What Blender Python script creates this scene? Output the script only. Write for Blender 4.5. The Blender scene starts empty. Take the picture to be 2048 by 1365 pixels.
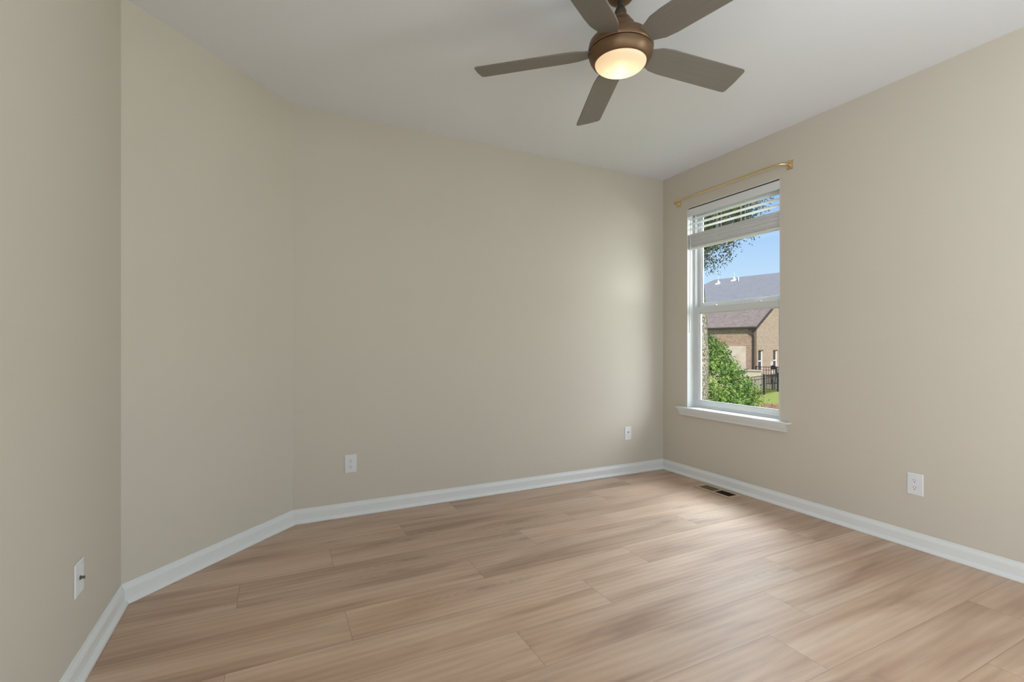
import bpy, bmesh, math, random
from mathutils import Vector, Matrix
S = bpy.context.scene
C = S.collection
R = math.radians
PI = math.pi

# ------------------------------------------------------------------ camera
# room axes: +X along the back wall (towards the window wall), +Y towards the back wall, floor z=0
EYE = 1.165
ca, sa = 0.89552, 0.44502
cam = bpy.data.cameras.new('camera')
cam.sensor_width = 36.0
cam.lens = 956.0 / 2048 * 36.0
cam.shift_y = (692.0 - 682.5) / 2048
cam.clip_start = 0.02
cam.clip_end = 500
camo = bpy.data.objects.new('camera', cam)
camo.location = (0, 0, EYE)
camo.rotation_euler = (R(90), 0, -math.atan2(sa, ca))
C.objects.link(camo)
S.camera = camo

# ------------------------------------------------------------------ colour management
S.view_settings.view_transform = 'Standard'
S.view_settings.look = 'None'
S.view_settings.gamma = 1
S.view_settings.use_curve_mapping = False
S.view_settings.exposure = 0.0

# ------------------------------------------------------------------ sky
w = bpy.data.worlds.new('sky')
S.world = w
w.use_nodes = True
nt = w.node_tree
nt.nodes.clear()
tc = nt.nodes.new('ShaderNodeTexCoord')
sx = nt.nodes.new('ShaderNodeSeparateXYZ')
rp = nt.nodes.new('ShaderNodeValToRGB')
bg = nt.nodes.new('ShaderNodeBackground')
wo = nt.nodes.new('ShaderNodeOutputWorld')
nt.links.new(tc.outputs['Generated'], sx.inputs[0])
nt.links.new(sx.outputs['Z'], rp.inputs[0])
nt.links.new(rp.outputs[0], bg.inputs[0])
nt.links.new(bg.outputs[0], wo.inputs[0])
e = rp.color_ramp.elements
e[0].position = 0.0; e[0].color = (0.62, 0.78, 0.93, 1)
e[1].position = 0.95; e[1].color = (0.12, 0.28, 0.75, 1)
k = e.new(0.12); k.color = (0.55, 0.76, 0.98, 1)
k = e.new(0.30); k.color = (0.27, 0.48, 0.92, 1)
bg.inputs[1].default_value = 1.06

# ------------------------------------------------------------------ sun, daylight at the window in view, added fill lights
def aim(o, d):
    o.rotation_euler = Vector(d).to_track_quat('-Z', 'Y').to_euler()

def sun(name, direction, strength, angle, color):
    l = bpy.data.lights.new(name, 'SUN'); l.energy = strength; l.angle = R(angle); l.color = color
    o = bpy.data.objects.new(name, l); C.objects.link(o); aim(o, direction); return o

def area(name, loc, direction, sx_, sy_, power, color=(1, 1, 1), spread=180):
    l = bpy.data.lights.new(name, 'AREA'); l.shape = 'RECTANGLE'; l.size = sx_; l.size_y = sy_
    l.energy = power; l.color = color; l.spread = R(spread)
    o = bpy.data.objects.new(name, l); C.objects.link(o); o.location = loc; aim(o, direction); return o

sun('sun', (0.32, 0.62, -0.72), 7.0, 1.0, (1.0, 0.95, 0.86))
# daylight arriving at the window in view, from the open sky above and to its right
SKY = (0.81, 0.91, 1.0)
area('daylight_side', (5.0, 1.0, 2.1), (-1.5, 1.35, -0.45), 1.9, 1.9, 115, (0.93, 0.97, 1.0))
area('daylight_high', (6.0, 4.5, 4.8), (-2.6, -1.8, -3.2), 3.0, 2.0, 150, SKY, 120)
area('daylight_overhead', (5.4, 3.1, 4.9), (-0.48, -0.08, -0.85), 2.2, 2.2, 178, SKY, 110)
# added fill lights at three invented, unseen openings behind the camera
area('fill_light_rear', (1.5, -2.3, 0.5), (0, 1, 0.75), 2.6, 1.2, 72, SKY)
area('fill_light_side', (3.60, -0.75, 1.5), (-1, 0.0, 0.0), 1.0, 1.6, 106, (0.86, 0.94, 1.0))
area('fill_light_door', (-0.95, -0.9, 1.15), (1, 0.05, 0.1), 0.95, 1.8, 68, (0.90, 0.95, 1.0), 130)

# ------------------------------------------------------------------ helpers
def tag(o, label=None, cat=None, group=None, kind=None):
    if label: o['label'] = label
    if cat: o['category'] = cat
    if group: o['group'] = group
    if kind: o['kind'] = kind
    return o

def obj(name, bm, mat, parent=None, smooth=False, bevel=0.0, seg=2, recalc=True):
    if recalc:
        bmesh.ops.recalc_face_normals(bm, faces=bm.faces[:])
    me = bpy.data.meshes.new(name)
    bm.to_mesh(me); bm.free()
    if mat is not None:
        for m in (mat if isinstance(mat, (list, tuple)) else [mat]):
            me.materials.append(m)
    o = bpy.data.objects.new(name, me)
    C.objects.link(o)
    if smooth:
        for p in me.polygons: p.use_smooth = True
        md = o.modifiers.new('es', 'EDGE_SPLIT'); md.split_angle = R(40)
    if bevel > 0:
        b = o.modifiers.new('bv', 'BEVEL'); b.width = bevel; b.segments = seg
        b.limit_method = 'ANGLE'; b.angle_limit = R(35)
    if parent is not None:
        o.parent = parent
    return o

def thing(name, label, cat, loc=(0, 0, 0), rotz=0, group=None, kind=None):
    o = bpy.data.objects.new(name, None); C.objects.link(o)
    o.location = loc; o.rotation_euler = (0, 0, rotz); o.empty_display_size = 0.1
    return tag(o, label, cat, group, kind)

def copy_tree(o, parent=None):
    c = o.copy(); C.objects.link(c); c.parent = parent
    for ch in [x for x in list(C.objects) if x.parent == o]:
        copy_tree(ch, c)
    return c

def box(bm, x0, x1, y0, y1, z0, z1, mi=0):
    v = [bm.verts.new((x, y, z)) for z in (z0, z1) for y in (y0, y1) for x in (x0, x1)]
    fs = [(0, 2, 3, 1), (4, 5, 7, 6), (0, 1, 5, 4), (2, 6, 7, 3), (0, 4, 6, 2), (1, 3, 7, 5)]
    out = []
    for f in fs:
        fc = bm.faces.new([v[i] for i in f]); fc.material_index = mi; out.append(fc)
    return out

def obox(bm, o, ax, ay, az, x0, x1, y0, y1, z0, z1):
    o = Vector(o); ax = Vector(ax); ay = Vector(ay); az = Vector(az)
    v = [bm.verts.new(o + ax * x + ay * y + az * z) for z in (z0, z1) for y in (y0, y1) for x in (x0, x1)]
    for f in [(0, 2, 3, 1), (4, 5, 7, 6), (0, 1, 5, 4), (2, 6, 7, 3), (0, 4, 6, 2), (1, 3, 7, 5)]:
        bm.faces.new([v[i] for i in f])

def prism(bm, pts, ext):
    """closed polygon pts (3D) extruded by vector ext"""
    ext = Vector(ext)
    a = [bm.verts.new(Vector(p)) for p in pts]
    b = [bm.verts.new(Vector(p) + ext) for p in pts]
    bm.faces.new(a); bm.faces.new(b[::-1])
    n = len(pts)
    for i in range(n):
        bm.faces.new((a[i], a[(i + 1) % n], b[(i + 1) % n], b[i]))

def lathe(bm, prof, n=48, c=(0, 0, 0), cap=True):
    rings = []
    for r, z in prof:
        if r < 1e-5:
            rings.append([bm.verts.new((c[0], c[1], c[2] + z))])
        else:
            rings.append([bm.verts.new((c[0] + r * math.cos(2 * PI * i / n), c[1] + r * math.sin(2 * PI * i / n), c[2] + z)) for i in range(n)])
    for a, b in zip(rings, rings[1:]):
        for i in range(n):
            j = (i + 1) % n
            if len(a) == 1 and len(b) == 1: continue
            if len(a) == 1: bm.faces.new((a[0], b[i], b[j]))
            elif len(b) == 1: bm.faces.new((a[i], a[j], b[0]))
            else: bm.faces.new((a[i], a[j], b[j], b[i]))
    if cap:
        for rg in (rings[0], rings[-1]):
            if len(rg) > 2: bm.faces.new(rg)

def tube(bm, pts, rad, n=12, squash=None):
    pts = [Vector(p) for p in pts]
    if not isinstance(rad, (list, tuple)): rad = [rad] * len(pts)
    up = Vector((0, 0, 1))
    rings = []
    for i, p in enumerate(pts):
        d = (pts[min(i + 1, len(pts) - 1)] - pts[max(i - 1, 0)]).normalized()
        u = up if abs(d.dot(up)) < 0.95 else Vector((1, 0, 0))
        s = d.cross(u).normalized(); t = s.cross(d).normalized()
        rings.append([bm.verts.new(p + (s * math.cos(2 * PI * k / n) + t * math.sin(2 * PI * k / n)) * rad[i]) for k in range(n)])
    for a, b in zip(rings, rings[1:]):
        for k in range(n):
            bm.faces.new((a[k], a[(k + 1) % n], b[(k + 1) % n], b[k]))
    bm.faces.new(rings[0]); bm.faces.new(rings[-1][::-1])

# ------------------------------------------------------------------ materials
class MT:
    def __init__(s, name, base=(.8, .8, .8), rough=.5, spec=.5, metal=0.0):
        s.m = bpy.data.materials.new(name); s.m.use_nodes = True
        s.t = s.m.node_tree
        s.b = s.t.nodes['Principled BSDF']
        s.b.inputs['Base Color'].default_value = (*base, 1)
        s.b.inputs['Roughness'].default_value = rough
        s.b.inputs['Specular IOR Level'].default_value = spec
        s.b.inputs['Metallic'].default_value = metal
    def n(s, typ, **kw):
        nd = s.t.nodes.new(typ)
        for k_, v in kw.items(): setattr(nd, k_, v)
        return nd
    def l(s, a, b): s.t.links.new(a, b)
    def tex(s, out='Object', scale=(1, 1, 1), rot=(0, 0, 0)):
        t = s.n('ShaderNodeTexCoord'); m = s.n('ShaderNodeMapping')
        m.inputs['Scale'].default_value = scale; m.inputs['Rotation'].default_value = rot
        s.l(t.outputs[out], m.inputs[0]); return m.outputs[0]
    def noise(s, vec, scale=5, detail=3, rough=.5, dist=0):
        n = s.n('ShaderNodeTexNoise'); n.inputs['Scale'].default_value = scale
        n.inputs['Detail'].default_value = detail; n.inputs['Roughness'].default_value = rough
        n.inputs['Distortion'].default_value = dist
        s.l(vec, n.inputs['Vector']); return n.outputs['Fac']
    def ramp(s, fac, stops):
        r = s.n('ShaderNodeValToRGB'); e = r.color_ramp.elements
        e[0].position, e[0].color = stops[0][0], (*stops[0][1], 1)
        e[1].position, e[1].color = stops[-1][0], (*stops[-1][1], 1)
        for p, c in stops[1:-1]:
            q = e.new(p); q.color = (*c, 1)
        s.l(fac, r.inputs[0]); return r.outputs[0]
    def mix(s, fac, a, b, mode='MIX'):
        m = s.n('ShaderNodeMix', data_type='RGBA', blend_type=mode)
        if isinstance(fac, (int, float)): m.inputs[0].default_value = fac
        else: s.l(fac, m.inputs[0])
        for v, i in ((a, 6), (b, 7)):
            if isinstance(v, tuple): m.inputs[i].default_value = (*v, 1)
            else: s.l(v, m.inputs[i])
        return m.outputs[2]
    def math(s, op, a, b=0.0, clamp=False):
        m = s.n('ShaderNodeMath', operation=op, use_clamp=clamp)
        for v, i in ((a, 0), (b, 1)):
            if isinstance(v, (int, float)): m.inputs[i].default_value = v
            else: s.l(v, m.inputs[i])
        return m.outputs[0]
    def color(s, sock): s.l(sock, s.b.inputs['Base Color'])
    def bump(s, h, strength=.1, dist=.01):
        b = s.n('ShaderNodeBump'); b.inputs['Strength'].default_value = strength; b.inputs['Distance'].default_value = dist
        s.l(h, b.inputs['Height']); s.l(b.outputs[0], s.b.inputs['Normal'])

def paint(name, c, rough=.6, var=.02, bump=.04, scale=180):
    m = MT(name, c, rough, .3)
    v = m.tex('Object')
    n1 = m.noise(v, 1.3, 2)
    m.color(m.mix(n1, tuple(x * (1 - var) for x in c), tuple(min(1, x * (1 + var)) for x in c)))
    m.bump(m.noise(v, scale, 2), bump, .002)
    return m.m

M_wall = paint('wall_paint', (0.56, 0.515, 0.435), .62)
M_ceil = paint('ceiling_paint', (0.745, 0.765, 0.795), .8)
M_trim = paint('trim_white', (0.70, 0.71, 0.695), .32, .01, .01)
M_vinyl = paint('window_vinyl', (0.62, 0.63, 0.62), .35, .01, .01)
M_plastic = paint('plate_plastic', (0.70, 0.70, 0.71), .3, .01, .0)
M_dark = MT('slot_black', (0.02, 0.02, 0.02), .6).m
M_slat = paint('blind_slat', (0.68, 0.68, 0.67), .45, .03, .02, 60)
M_cord = MT('blind_cord', (0.70, 0.70, 0.68), .8).m

def m_floor():
    m = MT('oak_plank_floor', rough=.42, spec=.75)
    uv = m.n('ShaderNodeUVMap', uv_map='plank')
    at = m.n('ShaderNodeAttribute', attribute_name='rnd')
    sp = m.n('ShaderNodeSeparateXYZ'); m.l(uv.outputs[0], sp.inputs[0])
    u, v = sp.outputs[0], sp.outputs[1]
    rs = m.n('ShaderNodeSeparateXYZ'); m.l(at.outputs['Vector'], rs.inputs[0])
    r1, r2 = rs.outputs[0], rs.outputs[1]
    uo = m.math('ADD', u, m.math('MULTIPLY', r1, 41.0))
    vo = m.math('ADD', v, m.math('MULTIPLY', r2, 17.0))
    def vec(ku, kv):
        c = m.n('ShaderNodeCombineXYZ')
        m.l(m.math('MULTIPLY', uo, ku), c.inputs[0]); m.l(m.math('MULTIPLY', vo, kv), c.inputs[1])
        return c.outputs[0]
    broad = m.noise(vec(.85, 5.5), 1.0, 3, .5, .8)
    mid = m.noise(vec(1.5, 22.0), 1.0, 4, .55, .5)
    fine = m.noise(vec(7.0, 210.0), 1.0, 3, .6)
    # cathedral figure
    wv = m.n('ShaderNodeTexWave', wave_type='BANDS', bands_direction='Y')
    wv.inputs['Scale'].default_value = 1.0; wv.inputs['Distortion'].default_value = 9.0
    wv.inputs['Detail'].default_value = 2.0; wv.inputs['Detail Scale'].default_value = .55
    m.l(vec(.9, 9.0), wv.inputs['Vector'])
    col = m.ramp(broad, [(.28, (0.335, 0.20, 0.13)), (.42, (0.455, 0.295, 0.195)), (.56, (0.545, 0.375, 0.258)), (.72, (0.59, 0.43, 0.31))])
    col = m.mix(m.math('MULTIPLY', m.math('SUBTRACT', .50, mid, True), 1.5, True), col, (0.26, 0.165, 0.11))
    col = m.mix(.09, col, wv.outputs['Color'], 'SOFT_LIGHT')
    col = m.mix(m.math('MULTIPLY', m.math('SUBTRACT', .50, fine, True), 1.0, True), col, (0.27, 0.18, 0.12))
    # knots: sparse dark eyes drawn out along the plank
    vo_ = m.n('ShaderNodeTexVoronoi'); vo_.voronoi_dimensions = '2D'; vo_.inputs['Scale'].default_value = 1.0
    m.l(vec(1.25, 5.0), vo_.inputs['Vector'])
    kd = m.math('SUBTRACT', 1.0, m.math('DIVIDE', m.math('ADD', vo_.outputs['Distance'], m.math('MULTIPLY', m.math('SUBTRACT', mid, .5), .16)), .13), True)
    csel = m.n('ShaderNodeSeparateXYZ'); m.l(vo_.outputs['Color'], csel.inputs[0])
    sel = m.math('GREATER_THAN', csel.outputs[0], .66)
    kd = m.math('MULTIPLY', kd, sel)
    # growth rings drawn round the knots
    wob = m.noise(vec(2.0, 9.0), 1.0, 3, .5)
    ring = m.math('SINE', m.math('MULTIPLY', m.math('ADD', vo_.outputs['Distance'], m.math('MULTIPLY', wob, .22)), 95.0))
    halo = m.math('MULTIPLY', m.math('SUBTRACT', 1.0, m.math('DIVIDE', vo_.outputs['Distance'], .52), True), sel)
    col = m.mix(m.math('MULTIPLY', m.math('MULTIPLY', m.math('ADD', ring, .2, True), halo), .30), col, (0.66, 0.54, 0.42))
    col = m.mix(m.math('MULTIPLY', halo, .20), col, (0.26, 0.165, 0.105))
    col = m.mix(m.math('MULTIPLY', kd, .42), col, (0.13, 0.085, 0.055))
    # tone of the single plank
    tone = m.math('ADD', .93, m.math('MULTIPLY', r2, .14))
    tv = m.n('ShaderNodeCombineXYZ')
    for i in range(3): m.l(tone, tv.inputs[i])
    col = m.mix(1.0, col, tv.outputs[0], 'MULTIPLY')
    # seams
    W, L = 0.2349, 1.527
    dv = m.math('MINIMUM', v, m.math('SUBTRACT', W, v))
    du = m.math('MINIMUM', u, m.math('SUBTRACT', L, u))
    seam_v = m.math('LESS_THAN', dv, .0009)
    seam_u = m.math('LESS_THAN', du, .0011)
    seam = m.math('MAXIMUM', m.math('MULTIPLY', seam_v, .55), m.math('MULTIPLY', seam_u, .55))
    col = m.mix(seam, col, (0.09, 0.06, 0.04))
    m.color(col)
    m.b.inputs['Coat Weight'].default_value = .40; m.b.inputs['Coat Roughness'].default_value = .52; m.b.inputs['Coat IOR'].default_value = 1.6
    m.l(m.math('ADD', .40, m.math('MULTIPLY', mid, .12)), m.b.inputs['Roughness'])
    edge = m.math('MULTIPLY', m.math('MINIMUM', m.math('MINIMUM', du, dv), .003), 300)
    m.bump(m.math('ADD', edge, m.math('MULTIPLY', fine, .25)), .22, .0012)
    return m.m
M_floor = m_floor()

def metal(name, c, rough, metalv=1.0):
    m = MT(name, c, rough, .5, metalv)
    v = m.tex('Object', (1, 1, 14))
    m.l(m.math('ADD', rough - .05, m.math('MULTIPLY', m.noise(v, 30, 2), .1)), m.b.inputs['Roughness'])
    return m.m
M_brass = metal('brushed_brass', (0.74, 0.58, 0.34), .40)
M_bronze = metal('oil_rubbed_bronze', (0.155, 0.088, 0.043), .42, .55)
M_bronze_dark = metal('dark_bronze', (0.06, 0.05, 0.035), .45, .4)
M_steel = metal('steel', (0.6, 0.6, 0.6), .3)
def m_blade():
    m = MT('fan_blade_wood', rough=.42, spec=.5)
    v = m.tex('Object', (2, 60, 2))
    n = m.noise(v, 1.5, 4, .6, .3)
    m.color(m.ramp(n, [(.3, (0.155, 0.140, 0.118)), (.7, (0.18, 0.163, 0.138))]))
    return m.m
M_blade = m_blade()
def m_lens():
    m = MT('frosted_lens', (0.9, 0.8, 0.62), .4)
    t = m.n('ShaderNodeTexCoord')
    # brightest round the bulb, which sits off centre in the bowl
    d = m.n('ShaderNodeVectorMath', operation='DISTANCE'); d.inputs[1].default_value = (0.030, 0.045, -0.02)
    m.l(t.outputs['Object'], d.inputs[0])
    g = m.ramp(m.math('DIVIDE', d.outputs['Value'], .18), [(.0, (1.0, .90, .62)), (.28, (1.0, .80, .47)), (.55, (.93, .66, .36)), (1.0, (.88, .58, .30))])
    m.l(g, m.b.inputs['Emission Color'])
    s_ = m.math('SUBTRACT', 1.45, m.math('MULTIPLY', d.outputs['Value'], 5.0))
    m.l(m.math('MAXIMUM', s_, .80), m.b.inputs['Emission Strength'])
    m.b.inputs['Base Color'].default_value = (.35, .3, .25, 1)
    return m.m
M_lens = m_lens()

def m_glass():
    m = bpy.data.materials.new('window_glass'); m.use_nodes = True
    t = m.node_tree; t.nodes.clear()
    o = t.nodes.new('ShaderNodeOutputMaterial'); mx = t.nodes.new('ShaderNodeMixShader')
    tr = t.nodes.new('ShaderNodeBsdfTransparent'); gl = t.nodes.new('ShaderNodeBsdfGlossy')
    fr = t.nodes.new('ShaderNodeFresnel'); fr.inputs[0].default_value = 1.35
    tr.inputs[0].default_value = (.97, .985, .98, 1); gl.inputs['Roughness'].default_value = .02
    ge = t.nodes.new('ShaderNodeNewGeometry'); iv = t.nodes.new('ShaderNodeMath'); iv.operation = 'SUBTRACT'; iv.inputs[0].default_value = 1.0
    ml = t.nodes.new('ShaderNodeMath'); ml.operation = 'MULTIPLY'
    t.links.new(ge.outputs['Backfacing'], iv.inputs[1]); t.links.new(iv.outputs[0], ml.inputs[0]); t.links.new(fr.outputs[0], ml.inputs[1])
    t.links.new(ml.outputs[0], mx.inputs[0]); t.links.new(tr.outputs[0], mx.inputs[1])
    t.links.new(gl.outputs[0], mx.inputs[2]); t.links.new(mx.outputs[0], o.inputs[0])
    return m
M_glass = m_glass()

# ------------------------------------------------------------------ room shell
XR, YB, XL, YA, XB, YR, H = 3.311, 3.433, -0.618, 2.707, 0.108, -1.60, 2.74
TH = 0.16
A = Vector((XL, YA)); B = Vector((XB, YB)); Cc = Vector((XR, YB))

def wall_box(name, faces, mat=None):
    bm = bmesh.new()
    for f in faces: box(bm, *f)
    o = obj(name, bm, mat or M_wall)
    tag(o, kind='structure'); return o

# right wall with two window openings (the second is unseen, added to pass fill light)
WY0, WY1, WZ0, WZ1 = 2.258, 3.138, 0.612, 2.395
VY0, VY1 = -1.20, -0.32
wall_right = wall_box('wall_right', [
    (XR, XR + TH, WY1, YB + TH, 0, H), (XR, XR + TH, WY0, WY1, 0, WZ0), (XR, XR + TH, WY0, WY1, WZ1, H),
    (XR, XR + TH, VY1, WY0, 0, H), (XR, XR + TH, VY0, VY1, 0, WZ0), (XR, XR + TH, VY0, VY1, WZ1, H),
    (XR, XR + TH, YR - TH, VY0, 0, H)])
tag(wall_right, 'greige painted wall on the right holding the tall window', 'wall')
tag(wall_box('wall_back', [(XB - .05, XR, YB, YB + TH, 0, H)]), 'wide greige wall facing the camera between the two corners', 'wall')
tag(wall_box('wall_left', [(XL - TH, XL, -.40, YA + .05, 0, H), (XL - TH, XL, YR - TH, -1.42, 0, H), (XL - TH, XL, -1.42, -.40, 2.06, H)]), 'near greige wall at the left edge with a coax plate low down', 'wall')
bm = bmesh.new()
d = Vector((.7071, .7071)); nrm = Vector((-.7071, .7071))
prism(bm, [(A.x, A.y, 0), (B.x, B.y, 0), (B.x + nrm.x * TH, B.y + nrm.y * TH, 0), (A.x + nrm.x * TH, A.y + nrm.y * TH, 0)], (0, 0, H))
tag(obj('wall_angled', bm, M_wall), 'narrow diagonal greige wall cutting the left corner', 'wall', kind='structure')
# rear wall, its wide unseen window added for fill light
QX0, QX1, QZ0, QZ1 = 0.2, 2.8, 0.6, 2.3
tag(wall_box('wall_rear', [(XL, QX0, YR - TH, YR, 0, H), (QX1, XR, YR - TH, YR, 0, H), (QX0, QX1, YR - TH, YR, 0, QZ0), (QX0, QX1, YR - TH, YR, QZ1, H)]),
    'greige wall behind the viewpoint with a wide window added for fill light', 'wall')
bm = bmesh.new()
prism(bm, [(XL - TH, YR - TH, H), (XR + TH, YR - TH, H), (XR + TH, YB + TH, H), (XB - .1, YB + TH, H), (XL - TH, YA + .1, H)], (0, 0, .14))
tag(obj('ceiling', bm, M_ceil), 'flat white ceiling', 'ceiling', kind='structure')

# floor: every plank its own face with its own grain; joints where the photo has them
W_, L_ = 0.2349, 1.527
J = {-3: .35, -2: 1.161, -1: .726, 0: .28, 1: -.151, 2: .943, 3: .277, 4: -.157, 5: .883, 6: .545, 7: .256, 8: 1.313}
rng = random.Random(11)
bm = bmesh.new()
uvl = bm.loops.layers.uv.new('plank')
cl = bm.loops.layers.float_color.new('rnd')
for r in range(-3, 20):
    y1 = 2.909 - W_ * r; y0 = y1 - W_
    j = J.get(r, rng.uniform(0, 1.5))
    x = j - 2 * L_
    while x < XR:
        rc = (rng.random(), rng.random(), rng.random(), 1)
        vs = [bm.verts.new(p) for p in ((x, y0, 0), (x + L_, y0, 0), (x + L_, y1, 0), (x, y1, 0))]
        f = bm.faces.new(vs)
        for lp, t in zip(f.loops, ((0, 0), (L_, 0), (L_, W_), (0, W_))):
            lp[uvl].uv = t; lp[cl] = rc
        x += L_
for co, no in (((XL - .05, 0, 0), (-1, 0, 0)), ((XR + .05, 0, 0), (1, 0, 0)), ((0, YB + .05, 0), (0, 1, 0)), ((0, YR - .05, 0), (0, -1, 0)), ((A.x - .03, A.y + .03, 0), (-1, 1, 0))):
    bmesh.ops.bisect_plane(bm, geom=bm.verts[:] + bm.edges[:] + bm.faces[:], plane_co=co, plane_no=no, clear_outer=True)
ex = bmesh.ops.extrude_face_region(bm, geom=bm.faces[:])
bmesh.ops.translate(bm, verts=[g for g in ex['geom'] if isinstance(g, bmesh.types.BMVert)], vec=(0, 0, -.04))
tag(obj('floor', bm, M_floor), 'light oak plank floor', 'floor', kind='structure')

# baseboards with shoe moulding, mitred at the corners
PROF = [(0, .0008), (.030, .0008), (.030, .005), (.0275, .012), (.022, .019), (.0145, .024), (.0145, .064), (.0125, .0665), (.0125, .0685), (.0095, .075), (.0055, .081), (.0045, .088), (.0025, .091), (0, .091)]
def baseboard(name, p, q, mp, mq, label):
    """p->q along the wall, room to the right-hand side; mp/mq = tangent of mitre"""
    p = Vector(p); q = Vector(q); d_ = (q - p).normalized(); n_ = Vector((d_.y, -d_.x))
    bm = bmesh.new()
    a = [bm.verts.new((*(p + n_ * o_ + d_ * o_ * mp), z)) for o_, z in PROF]
    b = [bm.verts.new((*(q + n_ * o_ - d_ * o_ * mq), z)) for o_, z in PROF]
    for i in range(len(PROF)):
        j = (i + 1) % len(PROF); bm.faces.new((a[i], a[j], b[j], b[i]))
    bm.faces.new(a); bm.faces.new(b[::-1])
    return tag(obj(name, bm, M_trim), label, 'baseboard', kind='structure')
t22 = math.tan(R(22.5))
baseboard('baseboard_left', (XL, -.335), (XL, YA), 0, t22, 'white baseboard under the near left wall')
baseboard('baseboard_angled', (XL, YA), (XB, YB), t22, t22, 'white baseboard under the diagonal wall')
baseboard('baseboard_back', (XB, YB), (XR, YB), t22, 1, 'long white baseboard under the back wall')
baseboard('baseboard_right', (XR, YB), (XR, YR), 1, 0, 'white baseboard under the window wall')

# ------------------------------------------------------------------ windows
def make_window(name, y0, y1, z0, z1, label):
    root = thing(name, label, 'window', (XR, (y0 + y1) / 2, z0), kind='structure')
    hw = (y1 - y0) / 2; h = z1 - z0
    # white jamb lining
    bm = bmesh.new()
    box(bm, 0.0005, .075, hw - .004, hw, 0, h); box(bm, 0.0005, .075, -hw, -hw + .004, 0, h); box(bm, 0.0005, .075, -hw, hw, h - .004, h)
    obj('jamb_liner', bm, M_trim, root)
    # frame
    bm = bmesh.new()
    fw = .026
    box(bm, .075, TH, hw - fw, hw, 0, h); box(bm, .075, TH, -hw, -hw + fw, 0, h)
    box(bm, .075, TH, -hw + fw, hw - fw, h - fw, h); box(bm, .075, TH, -hw + fw, hw - fw, 0, .020)
    # track ribs of the side channels
    for s in (-1, 1):
        for x in (.108, .124, .140):
            ya, yb = sorted((s * (hw - fw), s * (hw - fw - .007)))
            box(bm, x, x + .003, ya, yb, .02, h - fw)
    obj('window_frame', bm, M_vinyl, root, bevel=.0012)
    wi = hw - fw
    def sash(nm, x0, x1, za, zb, st, rb, rt):
        bm = bmesh.new()
        box(bm, x0, x1, wi - st, wi, za, zb); box(bm, x0, x1, -wi, -wi + st, za, zb)
        box(bm, x0, x1, -wi + st, wi - st, za, za + rb); box(bm, x0, x1, -wi + st, wi - st, zb - rt, zb)
        # glazing bead
        gx0, gx1 = x0 + .008, x1 - .004; b_ = .009
        ya, yb, zc, zd = -wi + st, wi - st, za + rb, zb - rt
        box(bm, gx0, gx1, yb - b_, yb, zc, zd); box(bm, gx0, gx1, ya, ya + b_, zc, zd)
        box(bm, gx0, gx1, ya + b_, yb - b_, zc, zc + b_); box(bm, gx0, gx1, ya + b_, yb - b_, zd - b_, zd)
        o = obj(nm, bm, M_vinyl, root, bevel=.0015)
        bm = bmesh.new(); xm = (x0 + x1) / 2
        box(bm, xm, xm + .004, ya + .002, yb - .002, zc + .002, zd - .002)
        obj('glass_pane', bm, M_glass, o)
        return o
    # heights measured from the stool
    mz0, mz1 = 0.845, 0.900
    lo = sash('lower_sash', .080, .106, .020, mz1, .036, .042, mz1 - mz0)
    up = sash('upper_sash', .112, .138, mz0 + .030, h - fw, .034, .052, .040)
    for yy in (-.20, .22):
        bm = bmesh.new()
        prism(bm, [(.078, yy - .030, mz1), (.078, yy + .030, mz1), (.102, yy + .024, mz1), (.102, yy - .024, mz1)], (0, 0, .006))
        prism(bm, [(.082, yy - .022, mz1 + .006), (.082, yy + .010, mz1 + .006), (.099, yy + .022, mz1 + .006), (.099, yy - .012, mz1 + .006)], (0, 0, .009))
        obj('sash_lock', bm, M_trim, lo, bevel=.002)
    for s in (-1, 1):
        bm = bmesh.new()
        yy = s * (wi - .012)
        box(bm, .073, .081, yy - .004, yy + .004, .075, .112)
        yy = s * (hw - .010)
        box(bm, .069, .076, yy - .004, yy + .004, .075, .112)
        obj('tilt_latch', bm, M_vinyl, lo, bevel=.002)
    # stool and apron
    bm = bmesh.new()
    box(bm, -.052, -.0005, -hw - .088, hw + .088, -.010, .004)
    box(bm, -.0005, .0785, -hw + .001, hw - .001, -.010, .004)
    obj('sill', bm, M_trim, root, bevel=.0035, seg=3)
    bm = bmesh.new()
    prof = [(-.0005, -.010), (-.046, -.010), (-.045, -.017), (-.040, -.030), (-.033, -.044), (-.027, -.056), (-.025, -.068), (-.0005, -.068)]
    a0 = hw + .072
    a = [bm.verts.new((x, -a0 + (.045 + x) * .35, z)) for x, z in prof]
    b = [bm.verts.new((x, a0 - (.045 + x) * .35, z)) for x, z in prof]
    for i in range(len(prof)):
        j = (i + 1) % len(prof); bm.faces.new((a[i], a[j], b[j], b[i]))
    bm.faces.new(a); bm.faces.new(b[::-1])
    obj('apron', bm, M_trim, root)
    return root
make_window('window_1', WY0, WY1, WZ0, WZ1, 'tall white single-hung window in the right wall beside the corner')
make_window('added_window_side', VY0, VY1, WZ0, WZ1, 'white unseen window added to the right wall for fill light')  # out of view, added so side fill light can enter
wr = thing('added_window_rear', 'wide white unseen window added to the rear wall for fill light', 'window', (1.5, YR, QZ0), kind='structure')  # out of view, added so rear fill light can enter
bm = bmesh.new()
for (xa, xb, za, zb) in ((-1.3, 1.3, 0, .05), (-1.3, 1.3, 1.65, 1.7), (-1.3, -1.25, .05, 1.65), (1.25, 1.3, .05, 1.65), (-.45, -.40, .05, 1.65), (.40, .45, .05, 1.65)):
    box(bm, xa, xb, -.11, -.06, za, zb)
obj('window_frame', bm, M_vinyl, wr, bevel=.002)
bm = bmesh.new(); box(bm, -1.3, 1.3, -.088, -.084, 0.02, 1.68)
obj('glass_pane', bm, M_glass, wr)
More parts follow.
